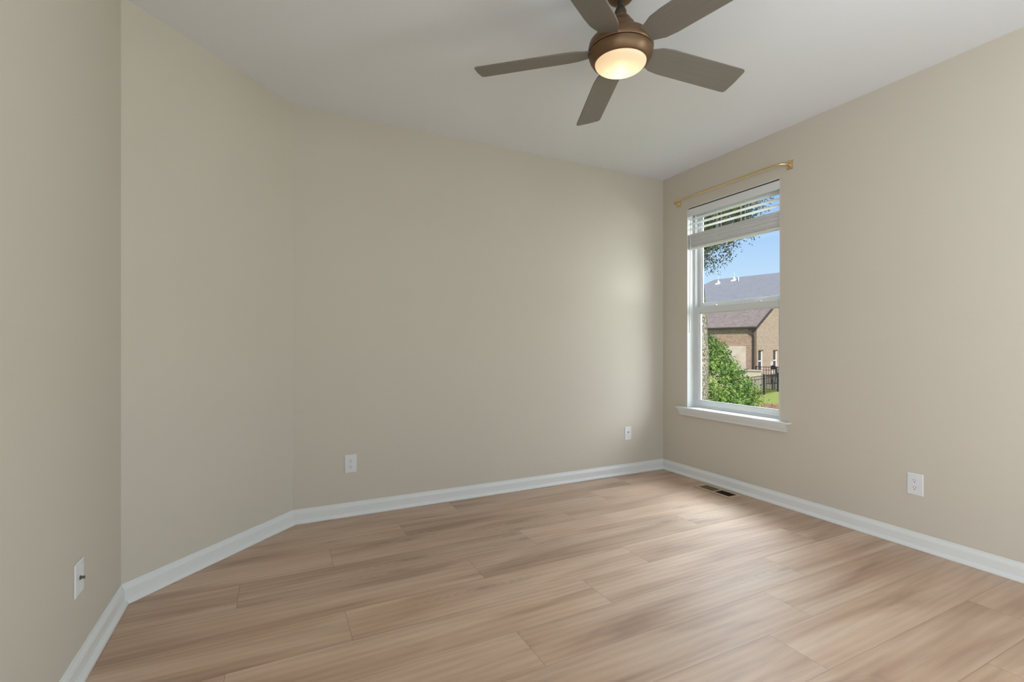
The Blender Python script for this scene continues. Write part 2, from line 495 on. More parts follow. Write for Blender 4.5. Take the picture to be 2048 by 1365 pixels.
bm = bmesh.new(); box(bm, -1.36, 1.36, 0.0005, .045, -.02, .0)
obj('sill', bm, M_trim, wr, bevel=.003)

bm = bmesh.new()
for xa, xb in ((XL + .0005, XL + .018), (XL - TH - .018, XL - TH - .0005)):
    box(bm, xa, xb, -.40, -.34, 0, 2.12); box(bm, xa, xb, -1.48, -1.42, 0, 2.12); box(bm, xa, xb, -1.42, -.40, 2.06, 2.12)
box(bm, XL - TH, XL, -.415, -.4005, 0, 2.045); box(bm, XL - TH, XL, -1.4195, -1.405, 0, 2.045); box(bm, XL - TH, XL, -1.4195, -.4005, 2.045, 2.0595)
tag(obj('added_doorway', bm, M_trim), 'white cased unseen doorway added to the left wall for fill light', 'doorway', kind='structure')  # unseen opening added for the fill light on the left

# ------------------------------------------------------------------ window blind
hw = (WY1 - WY0) / 2
yc = (WY0 + WY1) / 2
bl = thing('window_blind', 'white slatted blind pulled up in the top of the tall window', 'blind', (XR, yc, WZ1))
G = .006
bm = bmesh.new()      # valance with two returned ends
box(bm, .002, .012, -hw + G, hw - G, -.079, -.014)
box(bm, .012, .050, -hw + G, -hw + G + .008, -.079, -.014)
box(bm, .012, .050, hw - G - .008, hw - G, -.079, -.014)
obj('valance', bm, M_slat, bl, bevel=.0015)
bm = bmesh.new(); box(bm, .0125, .0155, -hw + .02, hw - .02, -.018, -.0042)  # black strip standing in for the shade in the gap above the valance
obj('gap_shade', bm, M_dark, bl)
bm = bmesh.new()
box(bm, .016, .062, -hw + .016, hw - .016, -.052, -.006)
obj('headrail', bm, M_slat, bl)
def slat_bm(z, tilt=0.0, th=.0028, wdt=.050):
    bm = bmesh.new(); c0 = .039
    n = 6
    top, bot = [], []
    for i in range(n + 1):
        t = -wdt / 2 + wdt * i / n
        crown = .0018 * (1 - (2 * t / wdt) ** 2)
        x = c0 + t * math.cos(tilt); zz = z + t * math.sin(tilt) + crown
        top.append((x, zz + th)); bot.append((x, zz))
    pr = top + bot[::-1]
    prism(bm, [(x, -hw + .012, zz) for x, zz in pr], (0, 2 * hw - .024, 0))
    return bm
for z in (-.100, -.143, -.190):
    obj('slat', slat_bm(z, R(-3)), M_slat, bl)
rng = random.Random(5)
z = -.3475
k = 0
while z < -.237:
    s_ = obj('slat', slat_bm(z, R(rng.uniform(-1.2, 1.2)), .0027), M_slat, bl)
    s_.location.x = rng.uniform(-.0016, .0016); s_.location.y = rng.uniform(-.002, .002)
    z += .0034; k += 1
bm = bmesh.new(); box(bm, .013, .064, -hw + .010, hw - .010, -.368, -.350)
obj('bottom_rail', bm, M_slat, bl, bevel=.003)
for yy in (-.33, -.10, .13, .36):
    bm = bmesh.new()
    for xx in (.0125, .0655):
        tube(bm, [(xx, yy, -.055), (xx, yy, -.36)], .0009, 6)
    for zz in (-.101, -.144, -.191):
        tube(bm, [(.0125, yy, zz - .001), (.0655, yy, zz - .001)], .0006, 5)
    tube(bm, [(.039, yy + .012, -.055), (.039, yy + .012, -.36)], .0008, 6)
    obj('ladder_cord', bm, M_cord, bl)
    bm = bmesh.new(); box(bm, .030, .048, yy - .012, yy + .012, -.0545, -.052)
    obj('cord_guide', bm, M_dark, bl)
bm = bmesh.new()
tube(bm, [(.020, hw - .042, -.050), (.016, hw - .042, -.066)], .0035, 8)
tube(bm, [(.0, hw - .043, -.085), (-.002, hw - .030, -1.115)], [.0034, .0044], 10)
tube(bm, [(.016, hw - .042, -.0645), (-.002, hw - .043, -.088)], .0018, 8)
obj('tilt_wand', bm, M_slat, bl, smooth=True)

# ------------------------------------------------------------------ curtain rod
RZ = 2.462
cr = thing('curtain_rod', 'brushed brass wraparound curtain rod mounted above the tall window', 'curtain rod', (XR, yc, RZ))
ya, yb = 3.232 - yc, 2.182 - yc
def bend(y_s, sgn, r=.055, so=.082):
    pts = [(-.008, y_s, 0), (-(so - r), y_s, 0)]
    for i in range(1, 9):
        a = PI / 2 * i / 8
        pts.append((-(so - r) - r * math.sin(a), y_s + sgn * r * (1 - math.cos(a)), 0))
    return pts
bm = bmesh.new()
mid_y = yb + .12
tube(bm, bend(ya, -1) + [(-.082, mid_y, 0)], .0082, 16)
obj('inner_tube', bm, M_brass, cr, smooth=True)
bm = bmesh.new()
pts = bend(yb, 1)
pts = pts + [(-.082, yb + .30, 0), (-.082, .27, 0)]
tube(bm, pts, .0103, 16)
obj('outer_tube', bm, M_brass, cr, smooth=True)
for y_ in (ya, yb):
    bm = bmesh.new()
    box(bm, -.0055, -.0005, y_ - .024, y_ + .024, -.032, .032)
    box(bm, -.009, -.0055, y_ - .017, y_ + .017, -.025, .025)
    tube(bm, [(-.009, y_, 0), (-.020, y_, 0)], .0135, 16)
    p_ = obj('wall_plate', bm, M_brass, cr, bevel=.0012)
    for s in (-1, 1):
        bm = bmesh.new()
        tube(bm, [(-.009, y_, s * .019), (-.0105, y_, s * .019)], .0035, 10)
        obj('screw', bm, M_brass, p_)

# ------------------------------------------------------------------ ceiling fan
FX, FY, FZ = 1.365, 1.673, 2.465
fan = thing('ceiling_fan', 'bronze five-blade ceiling fan with a lit frosted bowl light', 'ceiling fan', (FX, FY, FZ))
zt = H - FZ
def part_lathe(nm, prof, mat, parent=fan, n=64):
    bm = bmesh.new(); lathe(bm, prof, n); return obj(nm, bm, mat, parent, smooth=True)
part_lathe('canopy', [(.0, zt - .0005), (.068, zt - .0005), (.069, zt - .012), (.064, zt - .030), (.050, zt - .050), (.030, zt - .058), (.0, zt - .058)], M_bronze)
part_lathe('downrod', [(.0125, zt - .056), (.0125, .185)], M_bronze_dark)
part_lathe('hanger_collar', [(.0, .192), (.015, .192), (.020, .186), (.0255, .172), (.0265, .158), (.024, .148), (.0, .145)], M_bronze_dark)
part_lathe('coupling_cover', [(.0, .150), (.030, .149), (.036, .145), (.037, .137), (.046, .132), (.048, .124), (.060, .112), (.068, .094), (.072, .070), (.073, .050), (.0, .050)], M_bronze)
part_lathe('motor_housing', [(.0, .052), (.105, .052), (.124, .047), (.136, .034), (.141, .012), (.141, -.002), (.138, -.006), (.0, -.006)], M_bronze)
part_lathe('light_kit_ring', [(.0, -.0075), (.135, -.0075), (.1385, -.011), (.138, -.018), (.133, -.034), (.121, -.052), (.1155, -.057), (.112, -.0572), (.110, -.052), (.0, -.050)], M_bronze)
# bowl lens
pl = [(.1105, -.050)]
for i in range(0, 11):
    a = PI / 2 * i / 10
    pl.append((.1105 * math.cos(a), -.0555 - .034 * math.sin(a)))
bm = bmesh.new()
lathe(bm, [(r_ if r_ > 1e-4 else 0, z_ + .052) for r_, z_ in pl], 64)
ls = obj('bowl_light', bm, M_lens, fan, smooth=True)
ls.location = (0, 0, -.052)
ls['label'] = 'lit frosted glass bowl'
lp_ = bpy.data.lights.new('bowl_glow', 'POINT'); lp_.energy = 0.3; lp_.color = (1.0, .62, .28); lp_.shadow_soft_size = .03
lo_ = bpy.data.objects.new('bowl_glow', lp_); C.objects.link(lo_); lo_.location = (FX, FY, FZ - .125)
# blades
A0 = R(21.46) - math.atan2(sa, ca)
pit = R(-15)
def blade_outline():
    R0, R1 = .125, .66
    pts = []
    # CW edge (t<0) then tip then CCW edge
    pts += [(R0, -.040), (R0 + .020, -.0435), (R0 + .065, -.062), (.24, -.068), (R1 - .02, -.0715), (R1 - .006, -.069), (R1 + .001, -.061)]
    pts += [(R1 + .003, 0.0), (R1 - .001, .061), (R1 - .008, .069), (R1 - .022, .0715), (.24, .068), (R0 + .065, .062), (R0 + .020, .0435), (R0, .040)]
    return pts
for kk in range(5):
    an = A0 + kk * 2 * PI / 5
    bm = bmesh.new()
    prism(bm, [(x, y, -.003) for x, y in blade_outline()], (0, 0, .006))
    b_ = obj('blade', bm, M_blade, fan, bevel=.0015)
    b_.rotation_euler = (Matrix.Rotation(R(-1.4), 3, Vector((ca, -sa, 0))) @ Matrix.Rotation(an, 3, 'Z') @ Matrix.Rotation(pit, 3, 'X')).to_euler()
    b_.location = (0, 0, .004)
    bm = bmesh.new()   # blade iron, clamped on top of the blade
    prism(bm, [(.09, -.022, .003), (.19, -.030, .003), (.205, 0, .003), (.19, .030, .003), (.09, .022, .003)], (0, 0, .006))
    br = obj('blade_bracket', bm, M_bronze_dark, b_, bevel=.001)

# ------------------------------------------------------------------ outlets and wall plates
def plate_base(root, w_, h_, t_=.0055):
    bm = bmesh.new()
    a = [(-w_ / 2, 0, -h_ / 2), (w_ / 2, 0, -h_ / 2), (w_ / 2, 0, h_ / 2), (-w_ / 2, 0, h_ / 2)]
    i_ = .004
    b = [(-w_ / 2 + i_, -t_, -h_ / 2 + i_), (w_ / 2 - i_, -t_, -h_ / 2 + i_), (w_ / 2 - i_, -t_, h_ / 2 - i_), (-w_ / 2 + i_, -t_, h_ / 2 - i_)]
    m_ = [(x, -t_ * .45, z) for x, _, z in a]
    rings = [[bm.verts.new(p) for p in r_] for r_ in (a, m_, b)]
    bm.faces.new(rings[0]); bm.faces.new(rings[2][::-1])
    for p, q in zip(rings, rings[1:]):
        for i in range(4): bm.faces.new((p[i], p[(i + 1) % 4], q[(i + 1) % 4], q[i]))
    return obj('cover_plate', bm, M_plastic, root, bevel=.001)
def screw(root, x, z, y=-.0055):
    bm = bmesh.new()
    n = 14
    c0 = [bm.verts.new((x + .0032 * math.cos(2 * PI * i / n), y, z + .0032 * math.sin(2 * PI * i / n))) for i in range(n)]
    c1 = [bm.verts.new((x + .0026 * math.cos(2 * PI * i / n), y - .0012, z + .0026 * math.sin(2 * PI * i / n))) for i in range(n)]
    bm.faces.new(c0); bm.faces.new(c1[::-1])
    for i in range(n): bm.faces.new((c0[i], c0[(i + 1) % n], c1[(i + 1) % n], c1[i]))
    return obj('screw', bm, M_plastic, root)
def make_outlet(label, loc, rz, w_=.080, h_=.125):
    """plate in its own XZ plane facing -Y"""
    root = thing('power_outlet', label, 'outlet', loc, rz)
    p = plate_base(root, w_, h_)
    screw(p, 0, 0)
    for s in (1, -1):
        zc = s * .0205
        bm = bmesh.new()     # receptacle face: circle with flattened top and bottom
        pts = []
        for i in range(40):
            a = 2 * PI * i / 40
            pts.append((.0172 * math.cos(a), -.0056, zc + max(-.0135, min(.0135, .0172 * math.sin(a)))))
        prism(bm, pts, (0, -.0022, 0))
        f_ = obj('receptacle', bm, M_plastic, root)
        bm = bmesh.new()
        box(bm, -.0072, -.0050, -.00815, -.0076, zc + .0002, zc + .0082)
        box(bm, .0050, .0068, -.00815, -.0076, zc + .0010, zc + .0078)
        pts = [(.0026 * math.cos(a_), -.0076, zc - .0070 + .0028 * math.sin(a_)) for a_ in [2 * PI * i / 14 for i in range(14)]]
        prism(bm, pts, (0, -.00055, 0))
        obj('socket_slots', bm, M_dark, f_)
    return root
make_outlet('white duplex power outlet low on the back wall left of centre', (.468, YB - .0005, .355), 0)
make_outlet('white duplex power outlet on the window wall right of the window', (XR - .0005, 1.434, .366), -PI / 2)
# blank-ish data plate near the window corner
dp = thing('data_plate', 'small white jack plate on the back wall near the window corner', 'wall plate', (2.885, YB - .0005, .366))
p = plate_base(dp, .076, .122)
screw(p, 0, .048); screw(p, 0, -.048)
bm = bmesh.new(); box(bm, -.0105, .0105, -.0085, -.0056, .003, .024)
j_ = obj('jack', bm, M_plastic, dp, bevel=.001)
bm = bmesh.new(); box(bm, -.006, .006, -.0089, -.0084, .008, .017)
obj('socket_slots', bm, M_dark, j_)
bm = bmesh.new(); box(bm, -.0105, .0105, -.0075, -.0056, -.026, -.005)
obj('blank_insert', bm, M_plastic, dp, bevel=.001)
# coax plate on the near left wall
cp = thing('coax_plate', 'white cable plate with a metal stub on the near left wall', 'wall plate', (XL + .0005, 2.181, .349), PI / 2)
p = plate_base(cp, .083, .117)
screw(p, 0, .041); screw(p, 0, -.041)
bm = bmesh.new()
def ytube(bm, r, y0, y1, x=0, z=0, n=16, ph=0):
    a = [bm.verts.new((x + r * math.cos(2 * PI * i / n + ph), y0, z + r * math.sin(2 * PI * i / n + ph))) for i in range(n)]
    b = [bm.verts.new((x + r * math.cos(2 * PI * i / n + ph), y1, z + r * math.sin(2 * PI * i / n + ph))) for i in range(n)]
    bm.faces.new(a); bm.faces.new(b[::-1])
    for i in range(n): bm.faces.new((a[i], a[(i + 1) % n], b[(i + 1) % n], b[i]))
ytube(bm, .0075, -.0055, -.008, n=6)
ytube(bm, .0047, -.008, -.019)
obj('coax_stub', bm, MT('coax_metal', (.16, .15, .13), .35, .5, .8).m, cp)

# ------------------------------------------------------------------ floor register
M_reg = metal('register_tan', (0.56, 0.42, 0.30), .4, .25)
M_regdark = MT('register_damper', (0.045, 0.028, 0.014), .5, .3).m
M_regvane = MT('register_vane', (0.13, 0.085, 0.045), .45, .4).m
fv = thing('floor_register', 'tan metal floor vent lying along the window wall', 'vent', (3.172, 2.695, 0.0))
bm = bmesh.new()
hx, hy = .068, .176; ix, iy = .047, .148
for b_ in ((-hx, -ix, -hy, hy), (ix, hx, -hy, hy), (-ix, ix, -hy, -iy), (-ix, ix, iy, hy), (-ix, ix, -.006, .006)):
    box(bm, b_[0], b_[1], b_[2], b_[3], .0004, .0065)
obj('frame', bm, M_reg, fv, bevel=.0012)
bm = bmesh.new(); box(bm, -ix, ix, -iy, iy, .0004, .0012)
obj('duct_opening', bm, M_regdark, fv)
for half, cnt, mt in ((1, 11, M_regvane), (-1, 11, M_regdark)):
    bm = bmesh.new()
    for i in range(cnt):
        y_ = half * (.012 + (iy - .018) * (i + .5) / cnt)
        if half == 1:
            obox(bm, (0, y_, .0032), (1, 0, 0), (0, .95, .3), (0, -.3, .95), -ix + .001, ix - .001, -.0060, .0060, -.0004, .0004)
        else:
            obox(bm, (0, y_, .0030), (1, 0, 0), (0, .6, -.8), (0, .8, .6), -ix + .001, ix - .001, -.0018, .0018, -.0004, .0004)
    obj('vane_row', bm, mt, fv)

# ================================================================== OUTSIDE
# survey frame: lateral (right of the viewing axis), depth (along it), height
def P(lat, dep, z=0.0):
    return Vector((ca * lat + sa * dep, -sa * lat + ca * dep, z))
GZ = -1.85

def m_brick(name, c1, c2, mort, vec_scale=1.0):
    m = MT(name, rough=.85, spec=.2)
    uv = m.n('ShaderNodeUVMap', uv_map='wall')
    b = m.n('ShaderNodeTexBrick'); b.offset = .5
    m.l(uv.outputs[0], b.inputs['Vector'])
    b.inputs['Color1'].default_value = (*c1, 1); b.inputs['Color2'].default_value = (*c2, 1)
    b.inputs['Mortar'].default_value = (*mort, 1)
    b.inputs['Scale'].default_value = 1.0; b.inputs['Mortar Size'].default_value = .010
    b.inputs['Brick Width'].default_value = .21; b.inputs['Row Height'].default_value = .076
    b.inputs['Bias'].default_value = 0.0
    n_ = m.noise(uv.outputs[0], 3.0, 3)
    n2 = m.noise(uv.outputs[0], 9.0, 2)
    col = m.mix(m.math('MULTIPLY', n_, .35), b.outputs['Color'], tuple(x * .72 for x in c1))
    col = m.mix(m.math('MULTIPLY', m.math('SUBTRACT', n2, .5, True), 1.2, True), col, tuple(min(1, x * 1.35) for x in c2))
    m.color(col)
    return m.m
M_brick = m_brick('brown_brick', (0.24, 0.13, 0.085), (0.38, 0.24, 0.165), (0.52, 0.44, 0.35))
M_brick2 = m_brick('tan_brick', (0.33, 0.23, 0.165), (0.46, 0.35, 0.265), (0.46, 0.38, 0.31))
def m_shingle(name, a, b):
    m = MT(name, rough=.9, spec=.2)
    uv = m.n('ShaderNodeUVMap', uv_map='wall')
    br = m.n('ShaderNodeTexBrick'); br.offset = .37
    m.l(uv.outputs[0], br.inputs['Vector'])
    br.inputs['Color1'].default_value = (*a, 1); br.inputs['Color2'].default_value = (*b, 1)
    br.inputs['Mortar'].default_value = (*(x * .55 for x in a), 1)
    br.inputs['Brick Width'].default_value = .20; br.inputs['Row Height'].default_value = .13; br.inputs['Mortar Size'].default_value = .008
    br.inputs['Scale'].default_value = 1
    n_ = m.noise(uv.outputs[0], 1.2, 4)
    m.color(m.mix(m.math('MULTIPLY', n_, .5), br.outputs['Color'], tuple(x * 1.25 for x in b)))
    return m.m
M_sh1 = m_shingle('shingle_brown', (0.135, 0.105, 0.095), (0.235, 0.19, 0.17))
M_sh2 = m_shingle('shingle_slate', (0.175, 0.175, 0.19), (0.205, 0.205, 0.22))
M_stucco = MT('cream_stucco', rough=.9, spec=.2)
_v = M_stucco.tex('Object'); M_stucco.color(M_stucco.ramp(M_stucco.noise(_v, 2.2, 5, .6), [(.35, (0.50, 0.41, 0.32)), (.65, (0.60, 0.51, 0.41))])); M_stucco = M_stucco.m
M_conc = MT('poured_concrete', rough=.9, spec=.2)
_v = M_conc.tex('Object'); M_conc.color(M_conc.ramp(M_conc.noise(_v, 3.0, 5, .6), [(.35, (0.27, 0.25, 0.21)), (.65, (0.37, 0.34, 0.29))])); M_conc = M_conc.m
M_gutter = MT('dark_gutter', (0.045, 0.032, 0.026), .4).m
M_black = MT('black_metal', (0.012, 0.012, 0.014), .4).m
M_white = MT('white_paint', (0.75, 0.75, 0.73), .4).m
M_pane = MT('dark_pane', (0.03, 0.05, 0.04), .08, .6).m
M_screen = MT('screened_pane', (0.05, 0.05, 0.06), .5, .3).m

def uvquad(bm, uvl, pts, uvs):
    f = bm.faces.new([bm.verts.new(p) for p in pts])
    for lp, t in zip(f.loops, uvs): lp[uvl].uv = t
    return f

# terrain
def ground_z(dist):
    t = max(0.0, min(1.0, (dist - 3.6) / 15.0))
    return -0.55 + (GZ + 0.55) * (t * t * (3 - 2 * t))
mg = MT('lawn_grass', rough=.95, spec=.1)
_v = mg.tex('Object')
n1 = mg.noise(_v, .9, 5, .65); n2 = mg.noise(_v, 14, 4, .7)
cg = mg.ramp(n2, [(.3, (0.16, 0.20, 0.04)), (.7, (0.34, 0.36, 0.10))])
cg = mg.mix(mg.math('MULTIPLY', n1, .5), cg, (0.33, 0.35, 0.10))
mg.color(cg); mg.bump(n2, .5, .05)
bm = bmesh.new()
N = 44
grid = []
for i in range(N + 1):
    row = []
    x = XR + TH + (140 - XR) * (i / N) ** 2
    for j in range(N + 1):
        y = -70 + 210 * j / N
        row.append(bm.verts.new((x, y, ground_z(x))))
    grid.append(row)
for i in range(N):
    for j in range(N):
        bm.faces.new((grid[i][j], grid[i + 1][j], grid[i + 1][j + 1], grid[i][j + 1]))
ex = bmesh.ops.extrude_face_region(bm, geom=bm.faces[:])
bmesh.ops.translate(bm, verts=[g for g in ex['geom'] if isinstance(g, bmesh.types.BMVert)], vec=(0, 0, -.3))
tag(obj('ground', bm, mg.m, smooth=False), 'sunlit green lawn beyond the window', 'ground', kind='structure')

# mulch strip with loose chips
mm = MT('red_mulch', rough=.95, spec=.1)
_v = mm.tex('Object'); mm.color(mm.ramp(mm.noise(_v, 9, 5, .7), [(.3, (0.20, 0.10, 0.055)), (.55, (0.36, 0.22, 0.13)), (.75, (0.45, 0.36, 0.26))]))
mm.bump(mm.noise(_v, 20, 4), .8, .05)
bm = bmesh.new()
rng = random.Random(3)
nn = 40
top, bot = [], []
for i in range(nn + 1):
    lat = 11.6 + 6.4 * i / nn
    far = 24.6 + .25 * math.sin(i * .9) + rng.uniform(-.12, .12)
    near = 21.0
    top.append((P(lat, near), P(lat, far)))
def gz_at(v): return ground_z(v.x)
vt = [[bm.verts.new((v.x, v.y, gz_at(v) + .02)) for v in pr] for pr in top]
vb = [[bm.verts.new((v.x, v.y, gz_at(v) - .06)) for v in pr] for pr in top]
for i in range(nn):
    bm.faces.new((vt[i][0], vt[i + 1][0], vt[i + 1][1], vt[i][1]))
    bm.faces.new((vb[i][0], vb[i][1], vb[i + 1][1], vb[i + 1][0]))
    bm.faces.new((vt[i][1], vt[i + 1][1], vb[i + 1][1], vb[i][1]))
    bm.faces.new((vt[i][0], vb[i][0], vb[i + 1][0], vt[i + 1][0]))
for i in range(700):
    q = P(rng.uniform(11.8, 17.8), rng.uniform(21.5, 24.5))
    q.z = gz_at(q) + rng.uniform(.02, .05)
    a = rng.uniform(0, PI); dx = Vector((math.cos(a), math.sin(a), rng.uniform(-.3, .3))); dy = Vector((-math.sin(a), math.cos(a), 0))
    obox(bm, q, dx, dy, (0, 0, 1), -.05, .05, -.015, .015, -.008, .008)
tag(obj('mulch_bed', bm, mm.m), 'strip of reddish mulch in front of the lawn', 'mulch', kind='stuff')

# ---- near brick house -------------------------------------------------
U1 = Vector((-.647 * ca + .763 * sa, .647 * sa + .763 * ca, 0)).normalized()     # along the long wall, to the left
U2 = Vector((.763 * ca + .647 * sa, -.763 * sa + .647 * ca, 0)).normalized()     # along the gable, away to the right
HC = P(17.79, 35.0)
Z = Vector((0, 0, 1))
def HL(a, b, z): return HC + U1 * a + U2 * b + Z * z
house = thing('brick_house', 'brown brick house with a shingled gable roof across the lawn', 'house', HC + Z * GZ)
def hobj(nm, bm, mat, parent=house, **kw):
    bm.transform(Matrix.Translation(-(HC + Z * GZ)))
    o = obj(nm, bm, mat, parent, **kw); return o
EZ = 2.52          # eave height
PITCH = .545
GH = 4.0           # half width of the gable
LEN = 11.0
def wall_face(a0, b0, a1, b1, z0, z1, out):
    pass
bm = bmesh.new(); uvl = bm.loops.layers.uv.new('wall')
def quad_wall(p0, p1, z0, z1, thick):
    """brick wall slab: p0->p1 in (a,b) house coordinates, thickness vector in (a,b)"""
    (a0, b0), (a1, b1) = p0, p1; ta, tb = thick
    Lw = math.hypot(a1 - a0, b1 - b0)
    o_ = [HL(a0, b0, z0), HL(a1, b1, z0), HL(a1, b1, z1), HL(a0, b0, z1)]
    i_ = [HL(a0 + ta, b0 + tb, z0), HL(a1 + ta, b1 + tb, z0), HL(a1 + ta, b1 + tb, z1), HL(a0 + ta, b0 + tb, z1)]
    uv4 = [(0, z0), (Lw, z0), (Lw, z1), (0, z1)]
    uvquad(bm, uvl, o_, uv4); uvquad(bm, uvl, i_[::-1], uv4[::-1])
    for k_ in range(4):
        q = (k_ + 1) % 4
        uvquad(bm, uvl, [o_[k_], i_[k_], i_[q], o_[q]], [uv4[k_], (uv4[k_][0] + .2, uv4[k_][1]), (uv4[q][0] + .2, uv4[q][1]), uv4[q]])
quad_wall((0, 0), (LEN, 0), GZ, EZ, (0, .3))
hobj('long_wall', bm, M_brick, recalc=True)
# gable wall with two window holes
W1 = (.56, 1.46); W2 = (3.26, 4.16); WT, WB = .86, -.74
bm = bmesh.new(); uvl = bm.loops.layers.uv.new('wall')
def gquad(b0, b1, z0, z1):
    quad_wall((0, b0), (0, b1), z0, z1, (.3, 0))
gquad(0.0, W1[0], GZ, EZ); gquad(W1[0], W1[1], GZ, WB); gquad(W1[0], W1[1], WT, EZ); gquad(W1[1], W2[0], GZ, EZ)
gquad(W2[0], W2[1], GZ, WB); gquad(W2[0], W2[1], WT, EZ); gquad(W2[1], 2 * GH, GZ, EZ)
pk = EZ + PITCH * GH
tri_o = [HL(0, 0, EZ), HL(0, 2 * GH, EZ), HL(0, GH, pk)]
tri_i = [HL(.3, 0, EZ), HL(.3, 2 * GH, EZ), HL(.3, GH, pk)]
tuv = [(0, EZ), (2 * GH, EZ), (GH, pk)]
uvquad(bm, uvl, tri_o, tuv); uvquad(bm, uvl, tri_i[::-1], tuv[::-1])
hobj('gable_wall', bm, M_brick2)
# roof slopes
bm = bmesh.new(); uvl = bm.loops.layers.uv.new('wall')
ov, rk, th = .14, .14, .08
sl = math.hypot(1, PITCH)
def slope(side):
    b_e = -ov if side == 0 else 2 * GH + ov
    z_e = EZ - PITCH * ov + .06; z_r = pk + .06
    pts = [HL(-rk, b_e, z_e), HL(LEN, b_e, z_e), HL(LEN, GH, z_r), HL(-rk, GH, z_r)]
    rl = (GH + ov) * sl
    uvs = [(0, 0), (LEN + rk, 0), (LEN + rk, rl), (0, rl)]
    top_ = [p_ + Z * th for p_ in pts]
    uvquad(bm, uvl, top_, uvs); uvquad(bm, uvl, pts[::-1], uvs[::-1])
    for k_ in range(4):
        q = (k_ + 1) % 4
        uvquad(bm, uvl, [pts[k_], pts[q], top_[q], top_[k_]], [(0, 0), (.1, 0), (.1, .02), (0, .02)])
slope(0); slope(1)
hobj('roof', bm, M_sh1)
bm = bmesh.new()
rz0 = EZ - PITCH * ov
obox(bm, HL(0, -ov, rz0), U1, U2, Z, -rk, LEN, -.11, .0, .0, .11)
obox(bm, HL(0, -ov, rz0), U1, U2, Z, -rk, LEN, 0, ov, -.02, .05)
hobj('gutter', bm, M_gutter)
bm = bmesh.new()   # rake board
rd = (U2 + Z * PITCH).normalized()
for s0, dirv in ((HL(-rk, -ov, rz0 - .06), rd), (HL(-rk, 2 * GH + ov, rz0 - .06), (U2 * -1 + Z * PITCH).normalized())):
    obox(bm, s0, dirv, U1, Z, 0, (GH + ov) * sl, -.03, .02, 0.03, .14)
hobj('rake_board', bm, M_gutter)
bm = bmesh.new()
tube(bm, [HL(.35, -ov - .03, rz0), HL(.33, -ov, rz0 - .15), HL(.10, -.08, rz0 - .42), HL(.07, -.07, rz0 - .6), HL(.07, -.07, -.52)], .042, 10)
hobj('downspout', bm, M_gutter, smooth=True)
bm = bmesh.new()
obox(bm, HL(0, 0, 0), U1, U2, Z, .66, 3.4, -.05, 0.001, GZ, 1.13)
hobj('stucco_panel', bm, M_stucco)
for (b0, b1) in (W1, W2):
    bm = bmesh.new()
    zt_, zb_ = WT, WB; zm = .02
    a_in = .12
    def fr(b_0, b_1, z_0, z_1): obox(bm, HL(0, 0, 0), U1, U2, Z, a_in - .03, a_in + .03, b_0, b_1, z_0, z_1)
    fr(b0, b0 + .06, zb_, zt_); fr(b1 - .13, b1, zb_, zt_); fr(b0 + .06, b1 - .13, zt_ - .06, zt_); fr(b0 + .06, b1 - .13, zb_, zb_ + .06); fr(b0 + .06, b1 - .13, zm - .04, zm + .04)
    wn = hobj('house_window', bm, M_white)
    bm = bmesh.new(); obox(bm, HL(0, 0, 0), U1, U2, Z, a_in, a_in + .01, b0 + .06, b1 - .13, zm + .04, zt_ - .06)
    hobj('pane', bm, M_pane, wn)
    bm = bmesh.new(); obox(bm, HL(0, 0, 0), U1, U2, Z, a_in, a_in + .01, b0 + .06, b1 - .13, zb_ + .06, zm - .04)
    hobj('pane', bm, M_screen, wn)

# ---- patio, low wall, railing ----------------------------------------
def own(nm, bm, mat, base, **kw):
    bm.transform(Matrix.Translation(-base)); o = obj(nm, bm, mat, **kw); o.location = base; return o
LW = thing('retaining_wall', 'low cream concrete wall projecting from the brick house', 'wall', HL(0, -1.5, GZ))
def child(nm, bm, mat, root, parent=None, **kw):
    bm.transform(Matrix.Translation(-Vector(root.location)))
    return obj(nm, bm, mat, parent or root, **kw)
bm = bmesh.new()
obox(bm, HL(0, 0, 0), U1, U2, Z, -.95, 3.4, -1.5, -1.25, GZ - .1, -.62)
child('wall_body', bm, M_stucco, LW)
bm = bmesh.new()
obox(bm, HL(0, 0, 0), U1, U2, Z, -.95, -.70, -1.25, -.02, GZ - .1, -.92)
child('side_wall', bm, M_conc, LW)
bm = bmesh.new()
obox(bm, HL(0, 0, 0), U1, U2, Z, -1.0, 3.45, -1.55, -1.2, -.62, -.54)
child('cap_stone', bm, M_stucco, LW)
bm = bmesh.new(); uvl = bm.loops.layers.uv.new('wall')
base = HL(-.8, 3, GZ)
bm2 = bmesh.new()
obox(bm2, HL(0, 0, 0), U1, U2, Z, -1.5, -.005, .02, 8.0, GZ - .1, -1.08)
bm.free()
pt = thing('patio', 'raised patio with brick edge beside the gable wall', 'patio', base)
child('patio_base', bm2, M_conc, pt)
bm = bmesh.new(); uvl = bm.loops.layers.uv.new('wall')
obox(bm, HL(0, 0, 0), U1, U2, Z, -1.5, -.005, .02, 8.0, -1.08, -1.0)
for f in bm.faces:
    for lp in f.loops: lp[uvl].uv = ((lp.vert.co - HC).dot(U2), (lp.vert.co - HC).dot(U1) + lp.vert.co.z)
child('brick_paving', bm, M_brick, pt)
rl = thing('patio_railing', 'black metal railing along the patio edge', 'railing', HL(-1.44, .06, -1.0))
